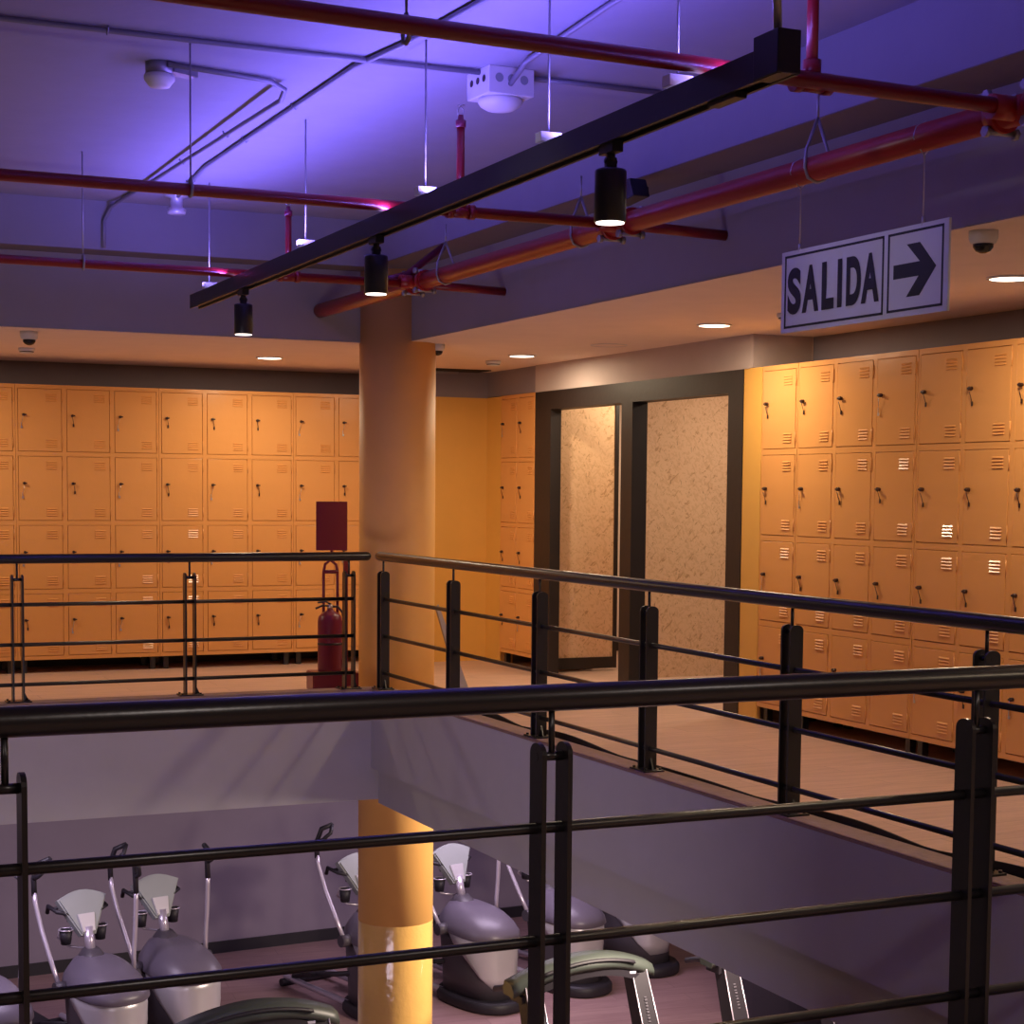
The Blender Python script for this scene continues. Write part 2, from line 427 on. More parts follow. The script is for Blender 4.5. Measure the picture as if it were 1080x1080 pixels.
# ------------------------------------------------------------------ lockers
CW, RH, Z0, ZT = 0.353, 0.4945, 0.098, 2.092
def locker_meshes():
    g = 0.0035; fw = 0.017
    w = CW - 2 * fw; h = RH - 0.032
    # door local: origin at the door's lower left seen from the front (front faces -y), x to the right
    mb = MB().box(g, w - g, -0.002, 0.014, g, h - g, bev=0.0022)
    # louvres: raised slanted ribs near the hinge side
    for zc in ((h - 0.072, h - 0.056, h - 0.040, h - 0.088), (0.040, 0.056, 0.072, 0.088)):
        for z in zc:
            mb.prism([(-0.002, z - 0.0045), (-0.0075, z - 0.0035), (-0.002, z + 0.0045)], 'x', w - 0.115, w - 0.038)
    door = mb.mesh('door', 'locker_paint')
    hin = MB().tube([(w + 0.001, -0.003, -0.035), (w + 0.001, -0.003, 0.035)], 0.0035, 6).mesh('hinge', 'locker_paint')
    lock = MB().tube([(0.042, -0.001, h * 0.58), (0.042, -0.020, h * 0.58)], 0.010, 12).box(0.033, 0.060, -0.026, -0.018, h * 0.58 - 0.005, h * 0.58 + 0.005, bev=0.002).mesh('lock', 'lock_dark')
    key = MB().tube([(0.040, -0.020, h * 0.58 - 0.010), (0.033, -0.012, h * 0.58 - 0.055)], 0.0016, 6).box(0.026, 0.030, -0.012, -0.008, h * 0.58 - 0.100, h * 0.58 - 0.058).box(0.024, 0.037, -0.012, -0.008, h * 0.58 - 0.103, h * 0.58 - 0.087, bev=0.001).mesh('key', 'steel')
    key2 = MB().tube([(0.042, -0.020, h * 0.58 - 0.010), (0.052, -0.010, h * 0.58 - 0.060)], 0.0020, 6).box(0.045, 0.056, -0.010, -0.006, h * 0.58 - 0.080, h * 0.58 - 0.058, bev=0.001).mesh('key', 'lock_dark')
    return door, hin, lock, key, key2, fw
DOOR, HINGE, LOCK, KEY, KEY2, FW = locker_meshes()

def carcass(nc, cw):
    W = nc * cw; D = 0.41
    mb = MB()
    mb.box(0.001, W - 0.001, 0.012, D, Z0 + 0.001, ZT - 0.001)
    for i in range(nc + 1):   # uprights of the face frame
        x0 = max(0.001, i * cw - FW); x1 = min(W - 0.001, i * cw + FW)
        mb.box(x0, x1, 0, 0.013, Z0, ZT, bev=0.0015)
    for j in range(5):
        zc = Z0 + j * (ZT - Z0) / 4
        z0 = Z0 if j == 0 else zc - 0.016; z1 = ZT if j == 4 else zc + 0.016
        if j == 0: z1 = Z0 + 0.028
        if j == 4: z0 = ZT - 0.028
        mb.box(0.001, W - 0.001, 0.0005, 0.0125, z0, z1)
    return mb

def cabinet(x, y, rz, nc, label, group, cw=CW, skip=()):
    t = thing('locker_cabinet', label, 'locker', (x, y, 0), rz, group)
    carcass(nc, cw).build('body', 'locker_paint', t)
    W = nc * cw
    for (fx, fy) in ((0.03, 0.03), (W - 0.07, 0.03), (0.03, 0.34), (W - 0.07, 0.34)):
        MB().box(fx, fx + 0.04, fy, fy + 0.04, 0, Z0 + 0.002, bev=0.004).build('foot', 'black_metal', t)
    sx = (cw - 2 * FW) / (CW - 2 * FW)
    for i in range(nc):
        for j in range(4):
            zc = Z0 + j * (ZT - Z0) / 4
            lo = 0.028 if j == 0 else 0.016
            hi = 0.028 if j == 3 else 0.016
            hh = (ZT - Z0) / 4 - lo - hi
            d = inst('door', DOOR, t, (i * cw + FW, 0, zc + lo))
            d.scale = (sx, 1, hh / (RH - 0.032))
            inst('hinge', HINGE, d, (0, 0, 0.065)); inst('hinge', HINGE, d, (0, 0, RH - 0.032 - 0.065)); inst('lock', LOCK, d)
            k = inst('key', KEY if random.random() < 0.5 else KEY2, d)
            k.location = (random.uniform(-0.004, 0.006), 0, random.uniform(-0.01, 0.008))
    return t
GR = 'locker cabinets along the rear wall'
GS = 'locker cabinets along the right wall'
w3 = 1.0385
cabinet(4.041, LB, 0, 3, 'yellow-orange locker cabinet half hidden by the round column, rightmost against the rear wall', GR, w3 / 3)
cabinet(3.0025 - 0.0, LB, 0, 3, 'yellow-orange three-column locker cabinet second left of the round column, brightest under the rear ceiling lamp', GR, w3 / 3)
cabinet(1.964, LB, 0, 3, 'yellow-orange three-column locker cabinet on the rear wall standing complete left of the brightest one', GR, w3 / 3)
cabinet(0.9255, LB, 0, 3, 'yellow-orange locker cabinet cut by the left edge of the photo on the rear wall', GR, w3 / 3)
# right wall: front faces -x  => rotate -90 deg, local x runs towards -y
R90 = -PI / 2
cabinet(LX, 8.76, R90, 1, 'narrow single-column yellow locker cabinet next to the black shopfront, brightest lit', GS, 0.371)
cabinet(LX, 8.387, R90, 3, 'yellow-orange three-column locker cabinet on the right wall beside the narrow single one', GS, 0.3615)
cabinet(LX, 7.300, R90, 3, 'yellow-orange locker cabinet on the right wall cut by the right edge of the photo', GS, 0.3615)
cabinet(LX, 12.505, R90, 2, 'dim locker cabinet in the far corner between the yellow wall and black shopfront', GS, 0.316)
# yellow filler panel between shopfront and lockers
tag(MB().box(0, 0.03, -0.1, 0.0975, 0, 2.092, bev=0.002).build('filler_panel', 'yellow_paint', None, (5.58, 8.865, 0)), 'narrow bright yellow upright strip between black shopfront and first locker', 'panel')

# ------------------------------------------------------------------ railings
HZ = 0.946; HR = 0.0275; BZ = (0.685, 0.456, 0.227); PT = 0.857
def post_mesh(sep):
    # local: rail runs along x; flat bars' broad side lies across it (y)
    def flat(xc):
        w = 0.029
        poly = [(-w, 0.0), (w, 0.0), (w, PT - CZ - w * 0.75)]
        for k in range(1, 8):
            t = k / 8 * PI
            poly.append((w * math.cos(t), PT - CZ - w * 0.75 + w * 0.75 * math.sin(t)))
        poly.append((-w, PT - CZ - w * 0.75))
        return MB().prism(poly, 'x', xc - 0.005, xc + 0.005)
    a = flat(-sep).mesh('flat_bar', 'black_metal')
    b = flat(sep).mesh('flat_bar', 'black_metal')
    c = MB().tube([(-sep - 0.006, 0, PT - CZ - 0.028), (sep + 0.006, 0, PT - CZ - 0.028)], 0.0095, 10).mesh('crosspiece', 'black_metal')
    d = MB().tube([(0, 0, PT - CZ - 0.030), (0, 0, HZ - CZ - 0.02)], 0.0065, 10).mesh('stem', 'black_metal')
    e = MB().box(-0.07, 0.07, -0.05, 0.05, 0, 0.008, bev=0.002).tube([(-0.055, 0.035, 0.006), (-0.055, 0.035, 0.016)], 0.007, 6).tube([(0.055, 0.035, 0.006), (0.055, 0.035, 0.016)], 0.007, 6).tube([(-0.055, -0.035, 0.006), (-0.055, -0.035, 0.016)], 0.007, 6).tube([(0.055, -0.035, 0.006), (0.055, -0.035, 0.016)], 0.007, 6)
    e.prism([(sep, 0.006), (sep + 0.03, 0.006), (sep, 0.07)], 'y', -0.004, 0.004)
    e = e.mesh('base_plate', 'black_metal')
    return a, b, c, d, e
PM = post_mesh(0.0285)
PMN = post_mesh(0.0285)

def railing(label, loc, rz, length, posts, over=(0.0, 0.0), bar_end=(0, 0)):
    t = thing('railing', label, 'railing', loc, rz, 'black tubular railings round the floor opening')
    MB().tube([(over[0], 0, HZ - CZ), (length + over[1], 0, HZ - CZ)], HR, 20, round_caps=True).build('handrail', 'black_metal', t)
    for z in BZ:
        MB().tube([(bar_end[0], 0, z - CZ), (length + bar_end[1], 0, z - CZ)], 0.0115, 12).build('horizontal_bar', 'black_metal', t)
    for x in posts:
        p = bpy.data.objects.new('post', PM[0]); COL.objects.link(p); p.parent = t; p.location = (x, 0, 0)
        inst('flat_bar', PM[1], p); inst('crosspiece', PM[2], p); inst('stem', PM[3], p); inst('base_plate', PM[4], p)
    return t
# far railing along x at y = 10.20
railing('far black railing running left from the round column in front of the rear lockers', (-2.4, 10.2, CZ), 0, 6.0,
        [3.535 + 2.4 - 0.995 * k for k in range(5)], (0, 0.05), (0, -0.03))
# right railing along y at x = 3.725
railing('right black railing running from the round column towards the viewer past the wood walkway', (3.727, 10.2, CZ), -PI / 2, 7.0,
        [0.09, 1.215, 2.34, 3.465, 4.59, 5.715, 6.7], (0.02, 0), (0.06, 0))
# near railing along x at y = 3.113
railing('nearest black railing with thick handrail crossing the whole picture', (-2.2, 3.113, CZ), 0, 5.85,
        [0.447 + 2.2 - 1.058, 0.447 + 2.2, 1.505 + 2.2, 2.563 + 2.2, 3.55 + 2.2], (0, 0), (0, 0))
# loose black floor edging curling up along the kerb
pts = []
sec = []
for k in range(80):
    y = 9.9 - k * 6.6 / 79
    ph = ((y - 0.35) / 1.125) % 1.0
    lift = 0.004 + 0.030 * (math.sin(ph * PI) ** 1.5) * (0.55 + 0.45 * math.sin(y * 1.7))
    x = EX + 0.142 + 0.012 * math.sin(ph * PI)
    sec.append([(x, y, 0.001), (x, y, CZ + lift), (x + 0.006, y, CZ + lift), (x + 0.006, y, 0.001)])
tag(MB().loft(sec, smooth=False).build('floor_edging', 'rubber_black'), 'wavy black rubber edging strip lying along the wood walkway edge under the right railing', 'edging strip')

# ------------------------------------------------------------------ sprinkler pipes
PZ = 2.478; PX = 3.49
def clampring(mb, y, r, x=PX, z=PZ, ax='y', wdt=0.05):
    n = 24
    if ax == 'y': mb.tube([(x, y - wdt / 2, z), (x, y + wdt / 2, z)], r, n)
    else: mb.tube([(y - wdt / 2, x, z), (y + wdt / 2, x, z)], r, n)
mp_ = thing('sprinkler_main', 'thick red sprinkler main pipe running along the right beam', 'pipe', (PX, 6, PZ))
MB().tube([(0, -4.4, 0), (0, 4.65, 0)], 0.044, 28).build('pipe', 'orange_red_paint', mp_)
for y in (4.12, 6.60, 8.93):
    mb = MB()
    for s in (-0.085, 0.085):
        mb.tube([(0, y - 6 + s - 0.022, 0), (0, y - 6 + s + 0.022, 0)], 0.056, 24)
    mb.tube([(-0.02, y - 6, 0), (-0.11, y - 6, 0)], 0.036, 16)
    c = mb.build('tee_coupling', 'orange_red_paint', mp_)
    for s in (-0.085, 0.085):
        for zz in (0.052, -0.052):
            MB().tube([(-0.055, y - 6 + s, zz), (0.055, y - 6 + s, zz)], 0.009, 8).tube([(-0.062, y - 6 + s, zz), (-0.045, y - 6 + s, zz)], 0.017, 6).tube([(0.045, y - 6 + s, zz), (0.062, y - 6 + s, zz)], 0.017, 6).build('bolt', 'galvanised', c)
for y in (5.16, 6.98, 8.55 + 0.0):
    mb = MB().tube([(0.0, y - 6, 0.17), (0.0, y - 6, 2.737 - PZ if False else 0.26)], 0.005, 8)
    pts = [(0.0, y - 6, 0.17)]
    for k in range(0, 17):
        t = PI / 2 + 2 * PI * k / 16
        pts.append((0.049 * math.cos(t) , y - 6, 0.049 * math.sin(t) + 0.0))
    mb.tube([(0, y - 6, 0.17), (-0.045, y - 6, 0.06), (-0.049, y - 6, 0), (-0.035, y - 6, -0.035), (0, y - 6, -0.049), (0.035, y - 6, -0.035), (0.049, y - 6, 0), (0.045, y - 6, 0.06), (0, y - 6, 0.17)], 0.006, 8)
    mb.build('pipe_hanger', 'galvanised', mp_)

def branch(y, x0, label, riser, z=PZ, hangers=(), x1=FX, drift=0.0):
    t = thing('sprinkler_branch', label, 'pipe', (2.757, y, z), 0, 'red sprinkler branch pipes under the slab')
    MB().tube([(x0 - 2.757, drift, 0), (PX - 2.757 - 0.02, 0, 0)], 0.0225, 20).build('pipe', 'red_paint', t)
    if x1 > PX:
        MB().tube([(PX - 2.757 + 0.03, 0, -0.0), (x1 - 2.757, 0, -0.012)], 0.0225, 20).build('pipe', 'red_paint', t)
    if riser:
        MB().tube([(0, 0, -0.01), (0, 0, riser - z)], 0.0165, 16).build('riser', 'red_paint', t)
        MB().tube([(0, 0, 0.015), (0, 0, 0.06)], 0.026, 16).tube([(-0.06, 0, 0), (-0.035, 0, 0)], 0.030, 16).tube([(0.035, 0, 0), (0.06, 0, 0)], 0.030, 16).tube([(-0.05, 0, 0), (0.05, 0, 0)], 0.0265, 16).build('tee_fitting', 'red_paint', t)
        mb = MB().lathe([(0.021, riser - z - 0.02), (0.021, riser - z + 0.008), (0.013, riser - z + 0.012), (0.010, riser - z + 0.03)], 14)
        s = mb.build('sprinkler_head', 'dark_red', t)
        rz_ = riser - z + 0.03
        MB().tube([(-0.010, 0, rz_), (-0.013, 0, rz_ + 0.02), (0, 0, rz_ + 0.035), (0.013, 0, rz_ + 0.02), (0.010, 0, rz_)], 0.0022, 6).lathe([(0.016, rz_ + 0.035), (0.016, rz_ + 0.038)], 12).build('deflector', 'galvanised', s)
    for hx in hangers:
        MB().tube([(hx - 2.757, 0, 0.03), (hx - 2.757, 0, SL - z)], 0.0035, 8).tube([(hx - 2.757, 0, 0.045), (hx - 2.757, -0.026, 0.01), (hx - 2.757, -0.018, -0.02), (hx - 2.757, 0, -0.027), (hx - 2.757, 0.018, -0.02), (hx - 2.757, 0.026, 0.01), (hx - 2.757, 0, 0.045)], 0.006, 8).build('pipe_hanger', 'galvanised', t)
    return t
branch(4.11, -3.5, 'red sprinkler branch pipe nearest the viewer at the top of the picture', 3.0, hangers=(1.57,), x1=PX, drift=-0.24)
branch(6.60, -3.5, 'red sprinkler branch pipe in the middle crossing above the lighting track', 2.83, hangers=(1.655,), x1=FX)
branch(8.93, -3.5, 'farthest red sprinkler branch pipe in front of the rear beam', 2.80, hangers=(1.693,), z=2.468)
# short slanting dark red pipe beside the column
tag(MB().tube([(0, 0, 0), (0.12, 0.0, 0.035), (0.33, 0.0, 0.20)], 0.020, 14).build('sloping_pipe', 'dark_red', None, (3.33, 9.0, 2.49)), 'short dark red pipe sloping up from the coupling beside the column', 'pipe')

# ------------------------------------------------------------------ lighting track and spots
TA, TB = Vector((2.495, 9.86, 2.370)), Vector((2.39, 3.665, 2.370))
tl = (TB - TA).length
tk = thing('lighting_track', 'long black lighting track hanging diagonally under the violet ceiling', 'lighting track', tuple(TA), math.atan2(TB.y - TA.y, TB.x - TA.x))
MB().prism([(-0.030, 0.0), (-0.030, 0.076), (0.030, 0.076), (0.030, 0.0), (0.019, 0.0), (0.019, 0.012), (-0.019, 0.012), (-0.019, 0.0)], 'x', 0, tl).build('channel', 'track_black', tk)
MB().box(tl - 0.11, tl + 0.005, -0.033, 0.033, 0.002, 0.108, bev=0.003).build('end_box', 'track_black', tk)
MB().box(tl - 0.36, tl - 0.22, -0.018, 0.018, -0.012, 0.006, bev=0.002).build('adapter', 'track_black', tk)
tag(MB().box(0.05, tl - 0.2, -0.012, 0.012, 0.0755, 0.0772).build('led_strip', 'strip_glow', tk), 'glowing violet strip')
for ry in (9.52, 7.70, 6.16, 5.06, 4.22):
    s = TA.y - ry
    MB().box(s - 0.022, s + 0.022, -0.036, 0.036, 0.080, 0.112, bev=0.002).build('bracket', 'white_plastic', tk)
    MB().tube([(s, 0, 0.11), (s, 0, SL - TA.z)], 0.004, 8).build('hanger_rod', 'galvanised', tk)
MB().tube([(tl - 0.05, 0, 0.11), (tl - 0.09, 0, SL - TA.z)], 0.011, 10).build('feed_conduit', 'galvanised', tk)
SPM = dict(
    adapter=MB().box(-0.018, 0.018, -0.045, 0.045, -0.028, 0.006, bev=0.003).mesh('adapter', 'track_black'),
    neck=MB().tube([(0, 0, -0.02), (0, 0, -0.050)], 0.013, 12).box(-0.017, 0.017, -0.009, 0.009, -0.076, -0.038, bev=0.003).tube([(-0.02, 0, -0.05), (0.02, 0, -0.05)], 0.006, 8).mesh('swivel_neck', 'track_black'),
    body=MB().lathe([(0.040, -0.072), (0.046, -0.075), (0.0475, -0.081), (0.0475, -0.223), (0.045, -0.226), (0.041, -0.226), (0.041, -0.220)], 32).mesh('housing', 'black_metal'),
    lens=MB().lathe([(0.042, -0.224), (0.042, -0.229)], 28).mesh('lens', 'spot_glow'))
def track_spot(y, label):
    x = TA.x + (TB.x - TA.x) * (TA.y - y) / (TA.y - TB.y)
    t = thing('track_spotlight', label, 'spotlight', (x, y, 2.370), 0, 'black cylinder spotlights under the track')
    inst('adapter', SPM['adapter'], t); inst('swivel_neck', SPM['neck'], t)
    h = inst('housing', SPM['body'], t); inst('lens', SPM['lens'], h)
track_spot(4.62, 'largest black cylinder spotlight, nearest on the track with glowing end')
track_spot(6.72, 'middle black cylinder spotlight hanging in front of the round column')
track_spot(8.80, 'smallest black cylinder spotlight at the far left end of the track')
# small black wedge floodlight behind the nearest spot
fl = thing('wedge_floodlight', 'small black wedge-shaped floodlight fixed on the right beam behind the nearest spotlight', 'floodlight', (3.735, 6.84, 2.665))
MB().prism([(0.10, -0.05), (-0.10, -0.035), (-0.06, 0.045), (0.10, 0.045)], 'x', -0.11, -0.03, bev=0.003).build('housing', 'track_black', fl)
MB().box(-0.035, 0.0, -0.03, 0.03, -0.02, 0.02).build('bracket', 'track_black', fl)

# ------------------------------------------------------------------ downlights, cameras, detectors
DLR = MB().lathe([(0.098, 0), (0.098, -0.006), (0.086, -0.009), (0.084, -0.004), (0.084, 0)], 40).mesh('trim_ring', 'white_plastic')
DLG = MB().lathe([(0.084, -0.003), (0.084, -0.007)], 40).mesh('diffuser', 'lamp_glow')
for (x, y), lb in zip(DOWN, ['round glowing recessed ceiling lamp beside the far corner of the shopfront', 'round glowing recessed ceiling lamp left of the exit sign', 'round glowing recessed ceiling lamp at the right edge under the dome camera', 'round glowing recessed ceiling lamp left of the column above the rear lockers']):
    t = thing('recessed_downlight', lb, 'ceiling lamp', (x, y, SZ), 0, 'round recessed lamps in the dropped ceiling')
    inst('trim_ring', DLR, t); inst('diffuser', DLG, t)
CB = MB().lathe([(0.060, 0), (0.060, -0.030), (0.052, -0.050), (0.044, -0.054)], 32).mesh('base', 'white_plastic')
CD = MB().lathe([(0.043, -0.050), (0.041, -0.068), (0.030, -0.083), (0.012, -0.091), (0.001, -0.092)], 28).mesh('dome', 'dome_dark')
for (x, y, s, lb) in [(1.74, 10.90, 0.9, 'small dome camera at the far left edge of the orange ceiling'), (4.235, 10.50, 0.78, 'small dome camera beside the top of the round column'), (4.112, 5.03, 0.86, 'larger dome camera right of the exit sign')]:
    t = thing('dome_camera', lb, 'security camera', (x, y, SZ), 0, 'white dome cameras on the dropped ceiling')
    t.scale = (s, s, s)
    inst('base', CB, t); inst('dome', CD, t)
SD = MB().lathe([(0.055, 0), (0.055, -0.018), (0.048, -0.022), (0.046, -0.030), (0.038, -0.036), (0.001, -0.037)], 28).mesh('smoke_detector', 'white_plastic')
SG = MB().lathe([(0.0485, -0.023), (0.0470, -0.029)], 28).mesh('vent_ring', 'lock_dark')
for (x, y, lb) in [(1.93, 12.20, 'small white ceiling detector behind the leftmost dome camera'), (5.12, 11.62, 'small white ceiling detector near the dark hatch right of the column'), (5.10, 7.78, 'small white ceiling detector just left of the exit sign')]:
    o = bpy.data.objects.new('smoke_detector', SD); COL.objects.link(o); o.location = (x, y, SZ)
    tag(o, lb, 'smoke detector', 'small detectors on the dropped ceiling'); inst('vent_ring', SG, o)
# round ceiling patch
pm = MB()
prev = []
for k in range(41):
    t = 2 * PI * k / 40
    prev.append((0.115 * math.cos(t) * (1 + 0.04 * math.sin(5 * t)), 0.115 * math.sin(t), -0.002))
pm.tube(prev, 0.0025, 6)
tag(pm.build('round_ceiling_cover', 'white_plastic', None, (5.209, 9.99, SZ)), 'thin round cover outline on the orange ceiling above the shopfront', 'ceiling cover')
MB().lathe([(0.11, 0), (0.11, -0.002)], 36).build('cover_disc', 'warm_bounce_paint', bpy.data.objects['round_ceiling_cover'])
# open ceiling hatch, a dark sheet stands in for its shaded recess
ht = thing('ceiling_hatch', 'dark rectangular open hatch in the orange ceiling right of the column', 'hatch', (5.2, 12.66, SZ))
MB().box(-0.6, 0.30, -0.14, 0.12, -0.006, -0.001).build('opening', 'recess_shade', ht)
MB().box(-0.5, 0.12, 0.09, 0.12, -0.022, -0.004).build('drop_rail', 'galvanised', ht)

# slab devices and conduits
CN = 'metal conduits fixed under the violet slab'
def conduit(pts, label, r=0.011):
    o = thing('conduit', label, 'conduit', pts[0], 0, CN)
    p0 = Vector(pts[0])
    MB().tube([Vector(p) - p0 for p in pts], r, 10).build('tube', 'conduit_grey', o)
    n = 0
    for i in range(len(pts) - 1):
        a, b = Vector(pts[i]), Vector(pts[i + 1])
        L_ = (b - a).length
        if L_ > 0.8 and abs((b - a).normalized().z) < 0.3:
            for k in range(1, int(L_ / 0.9) + 1):
                p = a + (b - a) * (k / (int(L_ / 0.9) + 1)) - p0
                d = (b - a).normalized(); s = Vector((-d.y, d.x, 0)) * (r + 0.012)
                MB().tube([p - s + Vector((0, 0, r)), p + Vector((0, 0, -r - 0.003)), p + s + Vector((0, 0, r))], 0.004, 6).build('strap', 'conduit_grey', o)
ZC = SL - 0.014
conduit([(-3.5, 6.50, ZC), (2.13, 6.50, ZC), (2.8, 6.48, ZC)], 'long conduit crossing the slab above the middle red branch towards the square box')
conduit([(2.98, 6.48, ZC), (3.60, 6.47, ZC)], 'short conduit leaving the square box to the right')
conduit([(1.64, 6.90, ZC), (2.08, 6.99, ZC), (2.155, 7.03, ZC - 0.02), (2.158, 7.10, ZC - 0.05), (2.165, 9.60, ZC - 0.01), (2.16, 10.15, ZC), (2.13, 10.375, ZC - 0.02), (2.09, 10.385, ZC - 0.10), (2.09, 10.385, 2.75)], 'bent conduit from the leftmost slab detector, running back and down the beam')
conduit([(2.42, 9.95, ZC), (2.33, 9.0, ZC), (2.31, 6.60, ZC), (2.36, 6.2, ZC), (2.50, 3.2, ZC)], 'straight conduit running towards the viewer beside the bent one')
conduit([(2.885, 6.40, ZC - 0.05), (2.86, 6.2, ZC - 0.01), (2.80, 5.4, ZC), (2.72, 3.4, ZC)], 'pale conduit rising from the square box towards the viewer')
# box with strut and detector on the left
sd = thing('slab_smoke_detector', 'white smoke detector on a grey box at upper left of the slab', 'smoke detector', (1.62, 6.95, SL))
MB().lathe([(0.055, 0), (0.055, -0.045)], 8).build('junction_box', 'galvanised', sd)
MB().lathe([(0.052, -0.045), (0.060, -0.050), (0.060, -0.068), (0.048, -0.082), (0.040, -0.094), (0.001, -0.096)], 28).build('detector_head', 'white_plastic', sd)
MB().box(0.05, 0.17, -0.03, 0.03, -0.03, -0.0, M=Matrix.Rotation(0.45, 4, 'Z')).build('strut', 'galvanised', sd)
# square perforated box with dome lamp
jb = thing('square_ceiling_box', 'square perforated ceiling box with round white diffuser in the middle of the slab', 'ceiling box', (2.885, 6.50, SL), math.radians(3))
MB().box(-0.10, 0.10, -0.10, 0.10, -0.105, 0.0, bev=0.003).build('box', 'white_plastic', jb)
for k in (-0.055, 0.0, 0.055):
    for sgn in (0,):
        MB().tube([(k, -0.1015, -0.045), (k, -0.1005, -0.045)], 0.018, 14).build('knockout', 'console_grey', jb)
        MB().tube([(-0.1015, k, -0.045), (-0.1005, k, -0.045)], 0.014, 14).build('knockout', 'lock_dark', jb)
MB().lathe([(0.088, -0.105), (0.090, -0.118), (0.080, -0.134), (0.055, -0.148), (0.026, -0.154), (0.001, -0.155)], 36).build('diffuser', 'white_plastic', jb)
sd2 = thing('slab_smoke_detector', 'small grey detector on the slab just behind the middle red branch', 'smoke detector', (2.42, 9.98, SL))
MB().lathe([(0.07, 0), (0.07, -0.01), (0.035, -0.02), (0.035, -0.07), (0.055, -0.085), (0.050, -0.11), (0.001, -0.112)], 24).build('detector_head', 'elliptical_silver', sd2)
# ------------------------------------------------------------------ exit sign
SX = PX
sg = thing('exit_sign', 'white hanging sign reading SALIDA with black arrow to the right', 'sign', (SX, 4.893, 2.068))
# local: u to the right as seen (towards -y)
HW, HH = 0.467, 0.143
MB().box(-0.004, 0.004, -HW, HW, -HH, HH, bev=0.001).build('panel', 'sign_white', sg)
def Y(u): return 4.893 - 4.893 + (4.893 - u) * -1   # world y -> local y
fr = MB()
def frame(ya, yb, z0, z1, w=0.008):
    y0, y1 = min(ya, yb), max(ya, yb)
    for (a, b, c, d) in ((y0, y1, z0, z0 + w), (y0, y1, z1 - w, z1), (y0, y0 + w, z0, z1), (y1 - w, y1, z0, z1)):
        fr.box(-0.0052, -0.004, a - 4.893, b - 4.893, c - 2.068, d - 2.068)
frame(5.338, 4.757, 1.941, 2.196)
frame(4.735, 4.451, 1.943, 2.196)
fr.build('border', 'sign_black', sg)
arrow = [(4.703, 2.093), (4.567, 2.093), (4.636, 2.153), (4.570, 2.153), (4.486, 2.070), (4.568, 1.986), (4.634, 1.986), (4.572, 2.048), (4.703, 2.048)]
MB().prism([(y - 4.893, z - 2.068) for y, z in arrow], 'x', -0.0054, -0.004).build('arrow', 'sign_black', sg)
def letter(ch, ya, yb, z0, z1):
    cu = bpy.data.curves.new('t', 'FONT'); cu.body = ch; cu.offset = 0.045; cu.extrude = 0.0; cu.resolution_u = 8
    o = bpy.data.objects.new('t', cu); COL.objects.link(o)
    dg = bpy.context.evaluated_depsgraph_get()
    me = bpy.data.meshes.new_from_object(o.evaluated_get(dg))
    bpy.data.objects.remove(o); bpy.data.curves.remove(cu)
    xs = [v.co.x for v in me.vertices]; ys = [v.co.y for v in me.vertices]
    x0, x1, y0, y1 = min(xs), max(xs), min(ys), max(ys)
    for v in me.vertices:
        u = (v.co.x - x0) / (x1 - x0); w = (v.co.y - y0) / (y1 - y0)
        v.co = Vector((-0.0056, (ya + (yb - ya) * u) - 4.893, z0 + (z1 - z0) * w - 2.068))
    me.materials.clear(); me.materials.append(MATS['sign_black'])
    o = bpy.data.objects.new('letter', me); COL.objects.link(o); o.parent = sg
for ch, a, b in [('S', 5.318, 5.234), ('A', 5.226, 5.124), ('L', 5.107, 5.034), ('I', 5.014, 4.988), ('D', 4.963, 4.880), ('A', 4.878, 4.779)]:
    letter(ch, a, b, 1.987, 2.150)
for y in (5.255, 4.563):
    MB().tube([(0, y - 4.893, HH - 0.008), (0, y - 4.893, HH + 0.02)], 0.005, 8).build('clip', 'steel', sg)
    MB().tube([(0, y - 4.893, HH + 0.01), (0, y - 4.893, 0.35), (-0.046, y - 4.893, 0.405), (-0.035, y - 4.893, 0.44), (0, y - 4.893, 0.458), (0.035, y - 4.893, 0.44), (0.046, y - 4.893, 0.405), (0, y - 4.893, 0.355)], 0.0022, 6).build('wire', 'steel', sg)

# ------------------------------------------------------------------ fire extinguisher on its stand
ex = thing('extinguisher_stand', 'dark red stand with square base and upright sign plate left of the column', 'stand', (3.77, 11.20, 0), math.radians(-8))
MB().prism([(-0.16, -0.13), (0.17, -0.13), (0.17, 0.13), (-0.16, 0.13)], 'z', 0.0, 0.13, bev=0.006).build('base', 'dark_red', ex)
MB().box(0.075, 0.105, 0.02, 0.05, 0.13, 0.90, bev=0.003).build('post', 'dark_red', ex)
MB().tube([(-0.055, 0.06, 0.13), (-0.055, 0.06, 0.80), (-0.045, 0.06, 0.85), (-0.01, 0.06, 0.88), (0.03, 0.06, 0.85), (0.04, 0.06, 0.80), (0.04, 0.06, 0.13)], 0.010, 10).tube([(-0.055, 0.06, 0.80), (0.045, 0.06, 0.80)], 0.013, 8).build('hoop', 'dark_red', ex)
MB().tube([(0.0, 0.06, 0.87), (0.0, 0.06, 0.96)], 0.010, 8).build('sign_stem', 'dark_red', ex)
MB().box(-0.108, 0.105, 0.045, 0.06, 0.945, 1.275, bev=0.003).build('sign_plate', 'dark_red', ex)
fe = thing('fire_extinguisher', 'dark red fire extinguisher with black hose standing on the red base', 'fire extinguisher', (3.735, 11.165, 0.13))
MB().lathe([(0.070, 0), (0.080, 0.006), (0.082, 0.03), (0.082, 0.345), (0.076, 0.375), (0.055, 0.40), (0.025, 0.412), (0.018, 0.43)], 36).build('cylinder', 'dark_red', fe)
MB().lathe([(0.0828, 0.185), (0.0828, 0.20)], 36).build('band', 'rubber_black', fe)
MB().lathe([(0.019, 0.425), (0.019, 0.45), (0.012, 0.455)], 16).build('valve', 'steel', fe)
